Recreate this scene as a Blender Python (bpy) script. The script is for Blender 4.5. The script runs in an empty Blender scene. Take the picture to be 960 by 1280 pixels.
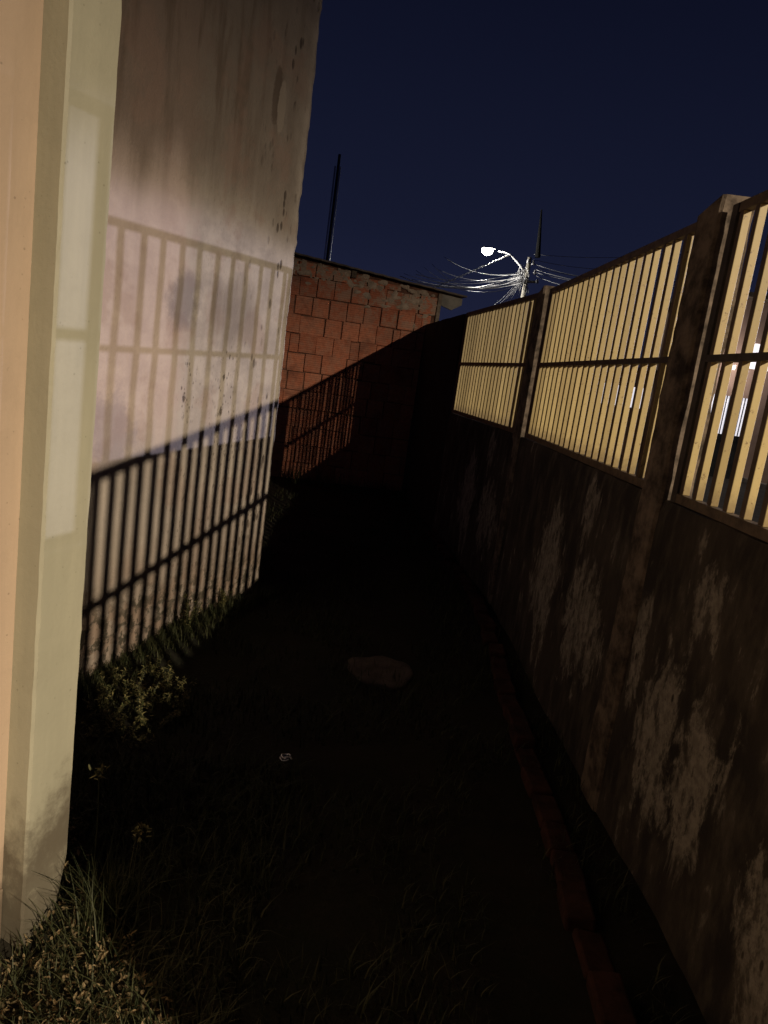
import bpy, bmesh, math, random
from mathutils import Vector, Matrix, noise
random.seed(7)
SC = bpy.context.scene
COL = SC.collection

# ------------------------------------------------------------ camera
FPX, PITCH, ROLL, EYE = 917.9, 0.1858, 0.1405, 1.6
fw = Vector((0, math.cos(PITCH), -math.sin(PITCH)))
u0 = Vector((0, math.sin(PITCH), math.cos(PITCH)))
r0 = Vector((1, 0, 0))
RR = math.cos(ROLL) * r0 + math.sin(ROLL) * u0
UU = -math.sin(ROLL) * r0 + math.cos(ROLL) * u0
cam_d = bpy.data.cameras.new('camera')
cam_d.sensor_fit = 'HORIZONTAL'; cam_d.sensor_width = 36.0
cam_d.lens = FPX / 960 * 36; cam_d.clip_end = 2000; cam_d.clip_start = 0.05
cam = bpy.data.objects.new('camera', cam_d); COL.objects.link(cam)
cam.matrix_world = Matrix(((RR.x, UU.x, -fw.x, 0), (RR.y, UU.y, -fw.y, 0), (RR.z, UU.z, -fw.z, EYE), (0, 0, 0, 1)))
SC.camera = cam

# ------------------------------------------------------------ night sky
W = bpy.data.worlds.new("World"); SC.world = W; W.use_nodes = True
nt = W.node_tree; nt.nodes.clear()
wo = nt.nodes.new('ShaderNodeOutputWorld'); bg = nt.nodes.new('ShaderNodeBackground')
tc = nt.nodes.new('ShaderNodeTexCoord'); sp = nt.nodes.new('ShaderNodeSeparateXYZ'); cr = nt.nodes.new('ShaderNodeValToRGB')
nt.links.new(tc.outputs['Generated'], sp.inputs[0]); nt.links.new(sp.outputs['Z'], cr.inputs[0])
cr.color_ramp.elements[0].position = 0.0; cr.color_ramp.elements[0].color = (0.0135, 0.0165, 0.043, 1)
cr.color_ramp.elements[1].position = 0.75; cr.color_ramp.elements[1].color = (0.0022, 0.0030, 0.0105, 1)
e = cr.color_ramp.elements.new(0.18); e.color = (0.0078, 0.0100, 0.027, 1)
e = cr.color_ramp.elements.new(0.42); e.color = (0.0043, 0.0056, 0.0165, 1)
nt.links.new(cr.outputs[0], bg.inputs[0]); bg.inputs[1].default_value = 1.0
nt.links.new(bg.outputs[0], wo.inputs[0])

# ------------------------------------------------------------ night lamps of the street
def spot(name, loc, target, power, color, radius, size, blend):
    d = bpy.data.lights.new(name, 'SPOT'); d.energy = power; d.color = color; d.shadow_soft_size = radius
    d.spot_size = math.radians(size); d.spot_blend = blend
    o = bpy.data.objects.new(name, d); COL.objects.link(o); o.location = loc
    o.rotation_euler = (Vector(target) - Vector(loc)).to_track_quat('-Z', 'Y').to_euler()
    return o
W_POS = Vector((9.37, -9.16, 6.78))          # warm sodium street lamp behind the right shoulder
L_POS = Vector((24.23, 11.1, 4.47))         # cool lamp across the street
dWl = Vector((-math.sin(math.radians(16)), math.cos(math.radians(16)), 0))
ae = math.radians(-62)
spot('sodium_street_light', W_POS, W_POS + Vector((dWl.x * math.cos(ae), dWl.y * math.cos(ae), math.sin(ae))), 10700, (1.0, 0.83, 0.63), 0.07, 112, 0.39)
dL = (Vector((-1.0, 4.0, 0)) - Vector((L_POS.x, L_POS.y, 0))).normalized()
ax = math.radians(-26.3)
spot('cool_yard_light', L_POS, L_POS + Vector((dL.x * math.cos(ax), dL.y * math.cos(ax), math.sin(ax))), 9400, (0.80, 0.76, 1.0), 0.10, 43.6, 0.032)
SC.view_settings.view_transform = 'Standard'; SC.view_settings.look = 'None'
SC.view_settings.exposure = 0.0; SC.view_settings.gamma = 1.0
SC.cycles.max_bounces = 6; SC.cycles.use_denoising = True
SC.cycles.sample_clamp_indirect = 4.0

# ------------------------------------------------------------ helpers
def ray(px, py):
    return fw + RR * ((px - 480) / FPX) - UU * ((py - 640) / FPX)
def at(px, py, Y):
    d = ray(px, py); return d * (Y / d.y) + Vector((0, 0, EYE))
def tag(o, label=None, cat=None, group=None, kind=None):
    if label: o['label'] = label
    if cat: o['category'] = cat
    if group: o['group'] = group
    if kind: o['kind'] = kind
    return o
def empty(name, loc=(0, 0, 0), rz=0.0):
    o = bpy.data.objects.new(name, None); COL.objects.link(o); o.location = loc; o.rotation_euler = (0, 0, rz)
    o.empty_display_size = 0.2
    return o
class MB:
    def __init__(s): s.v = []; s.f = []; s.c = []; s.M = Matrix.Identity(4)
    def add(s, vs, fs, c=None):
        n = len(s.v); s.v += [tuple(s.M @ Vector(v)) for v in vs]; s.f += [tuple(i + n for i in f) for f in fs]
        s.c += [c if c is not None else 0.5] * len(fs)
        return s
    def box(s, x0, x1, y0, y1, z0, z1, c=None):
        return s.add([(x0, y0, z0), (x1, y0, z0), (x1, y1, z0), (x0, y1, z0), (x0, y0, z1), (x1, y0, z1), (x1, y1, z1), (x0, y1, z1)],
              [(0, 3, 2, 1), (4, 5, 6, 7), (0, 1, 5, 4), (1, 2, 6, 5), (2, 3, 7, 6), (3, 0, 4, 7)], c)
    def prism(s, pts, z0, z1, c=None):
        n = len(pts)
        vs = [(p[0], p[1], z0) for p in pts] + [(p[0], p[1], z1) for p in pts]
        return s.add(vs, [tuple(range(n))[::-1], tuple(range(n, 2 * n))] + [(i, (i + 1) % n, n + (i + 1) % n, n + i) for i in range(n)], c)
    def tube(s, pts, r, n=8, c=None):
        pts = [Vector(p) for p in pts]; rs = r if isinstance(r, (list, tuple)) else [r] * len(pts)
        vs = []; fs = []
        for i, p in enumerate(pts):
            d = (pts[min(i + 1, len(pts) - 1)] - pts[max(i - 1, 0)]).normalized()
            a = d.cross(Vector((0.13, 0.21, 0.97)) if abs(d.z) < 0.9 else Vector((1, 0, 0))).normalized(); b = d.cross(a)
            for k in range(n):
                t = 2 * math.pi * k / n; vs.append(p + (a * math.cos(t) + b * math.sin(t)) * rs[i])
        for i in range(len(pts) - 1):
            for k in range(n):
                fs.append((i * n + k, i * n + (k + 1) % n, (i + 1) * n + (k + 1) % n, (i + 1) * n + k))
        fs.append(tuple(range(n))[::-1]); fs.append(tuple(range((len(pts) - 1) * n, len(pts) * n)))
        return s.add(vs, fs, c)
    def build(s, name, m, parent=None, smooth=False, bevel=0, segs=2):
        me = bpy.data.meshes.new(name); me.from_pydata(s.v, [], s.f); me.update()
        at_ = me.attributes.new('tone', 'FLOAT', 'FACE'); at_.data.foreach_set('value', s.c)
        if smooth: me.polygons.foreach_set('use_smooth', [True] * len(me.polygons))
        bm = bmesh.new(); bm.from_mesh(me); bmesh.ops.recalc_face_normals(bm, faces=bm.faces); bm.to_mesh(me); bm.free()
        o = bpy.data.objects.new(name, me); COL.objects.link(o); me.materials.append(m)
        if parent: o.parent = parent
        if bevel:
            b = o.modifiers.new('bevel', 'BEVEL'); b.width = bevel; b.segments = segs; b.limit_method = 'ANGLE'
        return o

# ------------------------------------------------------------ materials
class NT:
    def __init__(s, name, rough=0.8, metal=0.0):
        s.m = bpy.data.materials.new(name); s.m.use_nodes = True; s.t = s.m.node_tree; s.n = s.t.nodes
        s.b = s.n['Principled BSDF']; s.b.inputs['Roughness'].default_value = rough; s.b.inputs['Metallic'].default_value = metal
        s.b.inputs['Specular IOR Level'].default_value = 0.3
        s.tc = s.n.new('ShaderNodeTexCoord')
    def L(s, a, b): s.t.links.new(a, b)
    def map(s, scale=(1, 1, 1), src='Object', loc=(0, 0, 0)):
        k = s.n.new('ShaderNodeMapping'); k.inputs['Scale'].default_value = scale; k.inputs['Location'].default_value = loc
        s.L(s.tc.outputs[src], k.inputs[0]); return k.outputs[0]
    def noise(s, scale=5, detail=6, rough=0.6, vec=None, dist=0.0):
        k = s.n.new('ShaderNodeTexNoise'); k.inputs['Scale'].default_value = scale; k.inputs['Detail'].default_value = detail
        k.inputs['Roughness'].default_value = rough; k.inputs['Distortion'].default_value = dist
        s.L(vec if vec is not None else s.tc.outputs['Object'], k.inputs['Vector']); return k.outputs['Fac']
    def vor(s, scale, vec=None, feat='F1'):
        k = s.n.new('ShaderNodeTexVoronoi'); k.inputs['Scale'].default_value = scale; k.feature = feat
        s.L(vec if vec is not None else s.tc.outputs['Object'], k.inputs['Vector']); return k.outputs['Distance']
    def xyz(s):
        k = s.n.new('ShaderNodeSeparateXYZ'); s.L(s.tc.outputs['Object'], k.inputs[0]); return k.outputs
    def math(s, op, a, b=None, c=None):
        k = s.n.new('ShaderNodeMath'); k.operation = op
        for i, v in enumerate((a, b, c)):
            if v is None: continue
            if isinstance(v, (int, float)): k.inputs[i].default_value = v
            else: s.L(v, k.inputs[i])
        return k.outputs[0]
    def step(s, v, a, b, o0=0.0, o1=1.0):
        if a > b: a, b, o0, o1 = b, a, o1, o0
        k = s.n.new('ShaderNodeMapRange'); k.interpolation_type = 'SMOOTHSTEP'
        s.L(v, k.inputs[0]); k.inputs[1].default_value = a; k.inputs[2].default_value = b
        k.inputs[3].default_value = o0; k.inputs[4].default_value = o1; return k.outputs[0]
    def mix(s, f, a, b, mode='MIX'):
        k = s.n.new('ShaderNodeMix'); k.data_type = 'RGBA'; k.blend_type = mode
        if isinstance(f, (int, float)): k.inputs[0].default_value = f
        else: s.L(f, k.inputs[0])
        for i, v in ((6, a), (7, b)):
            if isinstance(v, (tuple, list)): k.inputs[i].default_value = (*v, 1)
            else: s.L(v, k.inputs[i])
        return k.outputs[2]
    def attr(s, name='tone'):
        k = s.n.new('ShaderNodeAttribute'); k.attribute_name = name; return k.outputs['Fac']
    def color(s, c):
        if isinstance(c, (tuple, list)): s.b.inputs['Base Color'].default_value = (*c, 1)
        else: s.L(c, s.b.inputs['Base Color'])
    def bump(s, h, strength=0.5, dist=0.01):
        k = s.n.new('ShaderNodeBump'); k.inputs['Strength'].default_value = strength; k.inputs['Distance'].default_value = dist
        s.L(h, k.inputs['Height']); s.L(k.outputs[0], s.b.inputs['Normal'])
    def ellipse(s, X, Z, cx, cz, rx, rz, nz, amp=0.5):
        a = s.math('DIVIDE', s.math('SUBTRACT', X, cx), rx); b = s.math('DIVIDE', s.math('SUBTRACT', Z, cz), rz)
        d = s.math('SQRT', s.math('ADD', s.math('MULTIPLY', a, a), s.math('MULTIPLY', b, b)))
        d = s.math('ADD', d, s.math('MULTIPLY', s.math('SUBTRACT', nz, 0.5), amp * 2))
        return d

def simple(name, c, rough=0.7, metal=0.0, var=0.25, scale=6, bump=0.3, bs=40, bd=0.004):
    n = NT(name, rough, metal); a = n.noise(scale, 6, 0.65)
    n.color(n.mix(n.step(a, 0.3, 0.7), tuple(v * (1 - var) for v in c), tuple(min(1, v * (1 + var)) for v in c)))
    if bump: n.bump(n.noise(bs, 4), bump, bd)
    return n.m

def mat_plaster():
    n = NT('weathered_plaster', 0.92); o = n.xyz(); X, Z = o[0], o[2]
    big = n.noise(1.6, 5, 0.6); mid = n.noise(5, 6, 0.65); fine = n.noise(26, 5, 0.7)
    streak = n.noise(2.2, 5, 0.6, n.map((3.2, 1, 0.35)))
    streak2 = n.noise(2.4, 4, 0.6, n.map((3.2, 1, 0.45), loc=(3, 0, 1)))
    # left part keeps an old pink wash, right part is bare grey-beige render
    side = n.step(n.math('ADD', X, n.math('MULTIPLY', n.math('SUBTRACT', mid, 0.5), 0.5)), -1.22, -1.02)
    base = n.mix(side, n.mix(n.step(mid, 0.35, 0.65), (0.58, 0.46, 0.385), (0.67, 0.545, 0.45)), n.mix(n.step(mid, 0.35, 0.65), (0.42, 0.365, 0.305), (0.57, 0.50, 0.41)))
    # below chest height the base colour is darker and greyer
    lowz = n.math('ADD', Z, n.math('MULTIPLY', n.math('SUBTRACT', streak, 0.5), 0.5))
    base = n.mix(n.step(lowz, 1.35, 0.85), base, n.mix(n.step(big, 0.35, 0.65), (0.42, 0.365, 0.305), (0.54, 0.47, 0.385)))
    # damp stain that runs down from the roof
    wob = n.noise(1.9, 4, 0.55, n.map((1.6, 1, 0.0001), loc=(1.2, 0, 0)))
    h = n.math('ADD', n.math('SUBTRACT', Z, 2.36), n.math('MULTIPLY', n.math('SUBTRACT', wob, 0.5), 0.75))
    h = n.math('ADD', h, n.math('MULTIPLY', n.math('SUBTRACT', mid, 0.5), 0.35))
    h = n.math('ADD', h, n.math('MULTIPLY', n.math('SUBTRACT', fine, 0.5), 0.06))
    st = n.step(h, -0.10, 0.30, 0, 1.0)
    col = n.mix(n.math('MULTIPLY', st, n.step(X, -0.1, -0.8, 0.62, 0.82)), base, n.mix(side, (0.20, 0.148, 0.108), (0.215, 0.172, 0.13)))
    st2 = n.math('MULTIPLY', n.step(streak2, 0.46, 0.62), n.step(Z, 2.25, 3.0, 0.05, 0.75))
    st2 = n.math('MULTIPLY', st2, n.step(X, -0.2, -0.9, 0.35, 1.0))
    col = n.mix(st2, col, (0.165, 0.12, 0.085))
    pink = n.math('MULTIPLY', n.step(n.noise(2.6, 4, 0.6, n.map(loc=(9, 0, 3))), 0.5, 0.62), 0.35)
    col = n.mix(pink, col, (0.36, 0.235, 0.175))
    # grey mould blotches in the middle of the wall
    e1 = n.ellipse(X, Z, -1.13, 1.84, 0.15, 0.16, mid, 0.9)
    col = n.mix(n.step(e1, 1.2, 0.5, 0, 0.62), col, (0.20, 0.175, 0.175))
    e2 = n.ellipse(X, Z, -0.66, 1.80, 0.26, 0.24, streak2, 1.0)
    col = n.mix(n.step(e2, 1.2, 0.4, 0, 0.6), col, (0.20, 0.165, 0.14))
    e3 = n.ellipse(X, Z, -1.60, 1.12, 0.16, 0.22, mid, 1.0)
    col = n.mix(n.step(e3, 1.1, 0.6, 0, 0.45), col, (0.28, 0.23, 0.25))
    # hook shaped dark scar high by the corner
    e4 = n.ellipse(X, Z, -0.42, 3.14, 0.05, 0.16, fine, 0.5)
    col = n.mix(n.step(e4, 1.2, 0.8, 0, 0.7), col, (0.12, 0.085, 0.06))
    e5 = n.ellipse(X, Z, -0.36, 3.10, 0.045, 0.15, fine, 0.4)
    col = n.mix(n.step(e5, 1.1, 0.9, 0, 0.9), col, (0.38, 0.32, 0.25))
    # pits and scuffs, denser near the corner and in two worn patches
    pits = n.step(n.vor(17, n.map((1, 1, 0.45))), 0.30, 0.17)
    where = n.step(n.noise(3.1, 3, 0.5, n.map((1.5, 1, 0.8), loc=(5, 2, 1))), 0.40, 0.56)
    pw = n.math('MULTIPLY', where, n.step(X, -0.75, -0.15, 0.0, 1.0))
    p2 = n.math('MAXIMUM', n.step(n.ellipse(X, Z, -0.66, 1.40, 0.14, 0.34, mid, 0.6), 1.1, 0.6), n.step(n.ellipse(X, Z, -1.02, 1.35, 0.10, 0.25, mid, 0.8), 1.1, 0.6))
    p2 = n.math('MULTIPLY', p2, n.step(fine, 0.44, 0.56))
    pm = n.math('MULTIPLY', pits, n.math('MAXIMUM', pw, p2))
    flecks = n.math('MULTIPLY', n.step(n.vor(46, n.map((1, 1, 0.5), loc=(1, 0, 0))), 0.30, 0.16), n.math('MAXIMUM', n.math('MULTIPLY', where, n.math('MULTIPLY', n.step(Z, 1.5, 0.9, 0.15, 0.7), n.step(X, -1.3, -0.9, 0.1, 1.0))), p2))
    pm = n.math('MAXIMUM', pm, n.math('MULTIPLY', flecks, 0.8))
    col = n.mix(n.math('MULTIPLY', pm, 0.85), col, (0.085, 0.065, 0.05))
    col = n.mix(n.math('MULTIPLY', n.step(X, -0.13, -0.02), n.step(mid, 0.4, 0.6, 0.25, 0.7)), col, (0.56, 0.49, 0.40))
    # splash zone near the ground: brown, crumbling
    lo = n.math('ADD', Z, n.math('MULTIPLY', n.math('SUBTRACT', mid, 0.5), 0.6))
    col = n.mix(n.step(lo, 0.75, 0.2, 0, 0.45), col, (0.26, 0.19, 0.13))
    lo2 = n.math('MULTIPLY', n.step(lo, 0.34, 0.10), n.step(n.noise(7, 5, 0.7), 0.45, 0.55))
    col = n.mix(n.math('MULTIPLY', lo2, 0.75), col, (0.33, 0.235, 0.165))
    lo3 = n.math('MULTIPLY', n.step(lo, 0.36, 0.02), n.step(n.noise(13, 5, 0.7), 0.46, 0.56))
    col = n.mix(n.math('MULTIPLY', lo3, 0.85), col, (0.06, 0.055, 0.035))
    n.color(col)
    hgt = n.math('ADD', n.math('MULTIPLY', fine, 0.8), n.math('MULTIPLY', n.noise(80, 3), 0.35))
    hgt = n.math('SUBTRACT', hgt, n.math('MULTIPLY', pm, 1.2))
    hgt = n.math('SUBTRACT', hgt, n.math('MULTIPLY', lo2, 0.6))
    n.bump(hgt, 0.65, 0.010)
    return n.m

def mat_mould_wall():
    n = NT('mouldy_render', 0.9); o = n.xyz(); X, Z = o[0], o[2]
    st = n.noise(3.6, 7, 0.68, n.map((2.0, 1, 0.75))); fine = n.noise(30, 5, 0.7); bigs = n.noise(1.4, 4, 0.6)
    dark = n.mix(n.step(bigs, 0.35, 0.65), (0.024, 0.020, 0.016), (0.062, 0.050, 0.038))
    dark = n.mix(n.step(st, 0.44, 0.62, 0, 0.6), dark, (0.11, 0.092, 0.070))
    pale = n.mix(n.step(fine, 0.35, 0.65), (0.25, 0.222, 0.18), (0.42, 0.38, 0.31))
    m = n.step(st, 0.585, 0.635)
    m = n.math('MULTIPLY', m, n.step(bigs, 0.42, 0.60))
    nz = n.noise(4.2, 8, 0.70, n.map((1.9, 1, 0.9)), 0.4)
    for cx, cz, rx, rz in ((-0.48, 0.46, 0.17, 0.40), (-0.17, 0.66, 0.075, 0.30), (-0.78, 0.42, 0.22, 0.33), (0.55, 0.52, 0.30, 0.34), (1.35, 0.55, 0.30, 0.42), (-0.62, 1.0, 0.10, 0.13), (0.75, 1.02, 0.13, 0.2), (-1.35, 0.25, 0.2, 0.25)):
        m = n.math('MAXIMUM', m, n.step(n.ellipse(X, Z, cx, cz, rx, rz, nz, 1.8), 1.02, 0.62))
    holes = n.step(n.vor(11, n.map((1.4, 1, 0.7))), 0.16, 0.10)
    m = n.math('MULTIPLY', m, n.math('SUBTRACT', 1.0, holes))
    m = n.math('MULTIPLY', m, n.step(n.noise(15, 7, 0.75, n.map((1.6, 1, 0.7))), 0.40, 0.52, 0.25, 1))
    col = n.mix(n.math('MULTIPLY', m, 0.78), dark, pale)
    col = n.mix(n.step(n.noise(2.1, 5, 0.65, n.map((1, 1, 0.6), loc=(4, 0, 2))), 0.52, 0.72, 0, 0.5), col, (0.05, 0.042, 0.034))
    n.color(col)
    n.bump(n.math('ADD', fine, n.math('MULTIPLY', m, 0.5)), 0.5, 0.008)
    return n.m

def mat_paint(name, c, dirt_z=0.15):
    n = NT(name, 0.55); o = n.xyz(); X, Z = o[0], o[2]
    a = n.noise(2.0, 5, 0.6, n.map((4, 4, 0.4))); f = n.noise(14, 6, 0.7)
    col = n.mix(n.step(a, 0.35, 0.65), tuple(v * 0.93 for v in c), tuple(v * 1.05 for v in c))
    lo = n.math('ADD', Z, n.math('MULTIPLY', n.math('SUBTRACT', f, 0.5), 0.45))
    lo = n.math('SUBTRACT', lo, n.math('MULTIPLY', X, 0.9))
    col = n.mix(n.step(lo, dirt_z + 0.22, dirt_z - 0.05, 0, 0.85), col, (0.10, 0.078, 0.052))
    col = n.mix(n.math('MULTIPLY', n.step(Z, 0.12, -0.2), n.step(f, 0.55, 0.66, 0, 0.6)), col, (0.34, 0.30, 0.21))
    col = n.mix(n.math('MULTIPLY', n.step(Z, 0.0, -0.3), n.step(f, 0.4, 0.5, 0.3, 0.7)), col, (0.06, 0.045, 0.03))
    mott = n.noise(3.5, 6, 0.7)
    col = n.mix(n.step(mott, 0.45, 0.7, 0, 0.28), col, tuple(v * 0.72 for v in c))
    spk = n.math('MULTIPLY', n.step(n.vor(38), 0.16, 0.08), n.step(f, 0.5, 0.6))
    col = n.mix(n.math('MULTIPLY', spk, 0.55), col, tuple(v * 0.45 for v in c))
    n.color(col); n.bump(n.math('ADD', f, n.noise(60, 3)), 0.2, 0.005)
    return n.m

def mat_brick():
    n = NT('hollow_clay_brick', 0.85); t = n.attr(); f = n.noise(22, 5, 0.7); b = n.noise(2.2, 4, 0.6)
    col = n.mix(t, (0.50, 0.165, 0.088), (0.72, 0.265, 0.145))
    col = n.mix(n.step(f, 0.35, 0.7, 0, 0.45), col, (0.22, 0.07, 0.04))
    smear = n.step(n.noise(5.5, 6, 0.7, n.map(loc=(2, 0, 4))), 0.455, 0.56)
    o = n.xyz(); zz = n.math('ADD', o[2], n.math('MULTIPLY', o[0], 0.25))
    smear = n.math('MULTIPLY', smear, n.step(zz, 1.9, 2.75, 0.25, 1.0))
    col = n.mix(n.math('MULTIPLY', smear, 0.8), col, (0.44, 0.34, 0.25))
    col = n.mix(n.step(b, 0.50, 0.68, 0, 0.6), col, (0.17, 0.075, 0.05))
    n.color(col)
    wv = n.n.new('ShaderNodeTexWave'); wv.bands_direction = 'Z'; wv.inputs['Scale'].default_value = 10.5; wv.inputs['Distortion'].default_value = 0.6
    n.L(n.tc.outputs['Object'], wv.inputs[0])
    n.bump(n.math('ADD', n.math('MULTIPLY', wv.outputs['Fac'], 0.8), f), 0.8, 0.008)
    return n.m

def mat_bar():
    n = NT('yellow_enamel', 0.45); f = n.noise(40, 5, 0.7); a = n.noise(3, 4, 0.6)
    t = n.attr()
    col = n.mix(t, (0.36, 0.275, 0.11), (0.53, 0.415, 0.18))
    col = n.mix(n.step(a, 0.4, 0.7, 0, 0.35), col, (0.34, 0.24, 0.10))
    rust = n.step(n.noise(55, 5, 0.75), 0.58, 0.68)
    col = n.mix(n.math('MULTIPLY', rust, 0.75), col, (0.10, 0.045, 0.02))
    zz = n.xyz()[2]; foot = n.math('ADD', zz, n.math('MULTIPLY', n.math('SUBTRACT', f, 0.5), 0.12))
    col = n.mix(n.step(foot, 1.40, 1.31, 0, 0.55), col, (0.12, 0.075, 0.035))
    # shade on the broad face towards the alley is painted in as dark brown
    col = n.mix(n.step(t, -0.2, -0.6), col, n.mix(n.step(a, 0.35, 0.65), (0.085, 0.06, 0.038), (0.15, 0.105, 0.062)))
    n.color(col); n.bump(f, 0.15, 0.002)
    return n.m

def mat_ground():
    n = NT('grassy_earth', 0.95); a = n.noise(3, 7, 0.7); f = n.noise(30, 6, 0.7)
    col = n.mix(n.step(a, 0.35, 0.65), (0.014, 0.015, 0.007), (0.026, 0.021, 0.012))
    col = n.mix(n.step(f, 0.55, 0.7, 0, 0.5), col, (0.035, 0.028, 0.018))
    n.color(col); n.bump(f, 0.8, 0.02); return n.m

def mat_leaf(name, a, b, rough=0.6):
    n = NT(name, rough); n.color(n.mix(n.attr(), a, b)); return n.m
def mat_emit(name, c, s):
    n = NT(name); n.color((0.8, 0.8, 0.8)); n.b.inputs['Emission Color'].default_value = (*c, 1); n.b.inputs['Emission Strength'].default_value = s; return n.m

PLASTER = mat_plaster(); MOULD = mat_mould_wall()
PILLAR = simple('pillar_concrete', (0.135, 0.105, 0.078), 0.9, var=0.72, scale=9, bump=0.7, bs=24, bd=0.012)
CREAM = mat_paint('cream_green_paint', (0.46, 0.435, 0.31)); PEACH = mat_paint('peach_paint', (0.53, 0.40, 0.28), 0.0)
BRICK = mat_brick(); MORTAR = simple('rough_mortar', (0.23, 0.185, 0.14), 0.95, var=0.35, scale=12, bump=0.8, bs=40, bd=0.01)
BAR = mat_bar(); RAIL = simple('brown_rail_paint', (0.13, 0.095, 0.06), 0.55, var=0.4, scale=14, bump=0.2)
FRAME = simple('dark_frame_steel', (0.055, 0.045, 0.035), 0.5, var=0.4, scale=14, bump=0.2)
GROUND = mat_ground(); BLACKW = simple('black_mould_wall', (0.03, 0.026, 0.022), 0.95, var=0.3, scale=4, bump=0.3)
KERBB = simple('grimy_red_brick', (0.050, 0.019, 0.012), 0.95, var=0.6, scale=9, bump=0.5)
ROAD = simple('asphalt', (0.05, 0.047, 0.043), 0.9, var=0.3, scale=3, bump=0.6, bs=60, bd=0.01)
EARTH = simple('red_earth_verge', (0.17, 0.09, 0.05), 0.95, var=0.4, scale=4, bump=0.7, bs=30, bd=0.02)
CONC = simple('grey_concrete', (0.28, 0.26, 0.22), 0.9, var=0.3, scale=5, bump=0.5)
STEEL = simple('galvanised_steel', (0.75, 0.75, 0.73), 0.45, 0.0, var=0.12, bump=0.0)
POLISH = simple('polished_conduit', (0.85, 0.85, 0.85), 0.5, 1.0, var=0.05, bump=0.0)
CABLE = simple('black_cable_sheath', (0.045, 0.045, 0.048), 0.4, var=0.2, bump=0.0)
CABLE_L = simple('grey_cable_sheath', (0.42, 0.42, 0.43), 0.4, var=0.2, bump=0.0)
ROOFM = simple('fibre_cement_sheet', (0.15, 0.125, 0.10), 0.85, var=0.3, scale=6, bump=0.4)
WOOD = simple('weathered_timber', (0.16, 0.12, 0.085), 0.85, var=0.35, scale=8, bump=0.5)
HOUSEW = simple('pink_brown_house_render', (0.40, 0.29, 0.24), 0.9, var=0.15, scale=2, bump=0.2)
WHITEW = simple('white_house_render', (0.62, 0.60, 0.55), 0.9, var=0.1, scale=2, bump=0.2)
DARKM = simple('dark_door_paint', (0.03, 0.032, 0.034), 0.25, var=0.2, bump=0.0)

# ------------------------------------------------------------ geometry of the alley (metres, eye at x=y=0)
A_ANG, B_ANG, YB = -0.0436, -0.1419, 5.723
qA = Vector((1.0973, 3.0, 0)); dA = Vector((math.sin(A_ANG), math.cos(A_ANG), 0)); nA = Vector((math.cos(A_ANG), -math.sin(A_ANG), 0))
qB = qA + Vector((math.tan(A_ANG), 1, 0)) * (YB - 3); dB = Vector((math.sin(B_ANG), math.cos(B_ANG), 0)); nB = Vector((math.cos(B_ANG), -math.sin(B_ANG), 0))
ZT, ZM, ZB = 2.331, 1.8156, 1.306
W_ANG = 0.376; dW = Vector((math.sin(W_ANG), math.cos(W_ANG), 0)); nW = Vector((math.cos(W_ANG), -math.sin(W_ANG), 0))
CORNER = Vector((-0.838, 5.210, 0))
BR_ANG = 1.431; dBr = Vector((math.sin(BR_ANG), math.cos(BR_ANG), 0)); BY = 10.907

def gz(x, y):
    z = -0.11 + 0.035 * (noise.noise(Vector((x * 1.3, y * 1.3, 3.1)))) + 0.012 * noise.noise(Vector((x * 6, y * 6, 1.0)))
    # slump beside the foot of the pilaster
    d = ((x + 1.0) ** 2 / 0.45 ** 2 + (y - 1.75) ** 2 / 0.42 ** 2)
    z -= 0.22 * math.exp(-d)
    z -= 0.13 * math.exp(-((x + 1.25) ** 2 / 0.25 + (y - 3.4) ** 2 / 0.5))
    return z

# ground: one sheet to the horizon, fine under the alley
xs = [-600, -200, -60, -20, -8, -4] + [-3.0 + 0.06 * i for i in range(0, 76)] + [2.0, 4, 8, 20, 60, 200, 600]
ys = [-600, -200, -60, -20, -6, -2] + [-1.0 + 0.07 * i for i in range(0, 176)] + [12, 16, 24, 40, 80, 200, 600, 1500]
xs = sorted(set(round(v, 3) for v in xs)); ys = sorted(set(round(v, 3) for v in ys))
g = MB(); NX, NY = len(xs), len(ys)
vs = []
for y in ys:
    for x in xs:
        near = -3.1 < x < 1.25 and -1.1 < y < 11.4
        vs.append((x, y, gz(x, y) if near else -0.01))
g.add(vs, [(j * NX + i, j * NX + i + 1, (j + 1) * NX + i + 1, (j + 1) * NX + i) for j in range(NY - 1) for i in range(NX - 1)])
tag(g.build('ground', GROUND, smooth=True), kind='structure')
r = MB(); r.box(4.4, 9.8, -60, 120, -0.05, 0.0); tag(r.build('road', ROAD), kind='structure')
r = MB(); r.box(1.40, 4.2, -60, 19.5, -0.05, 0.006); tag(r.build('verge', EARTH), kind='structure')
r = MB(); r.box(4.2, 4.4, -60, 120, -0.05, 0.12); r.box(9.8, 10.0, -60, 120, -0.05, 0.12)
tag(r.build('kerb', CONC, bevel=0.015), kind='structure')

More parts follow.
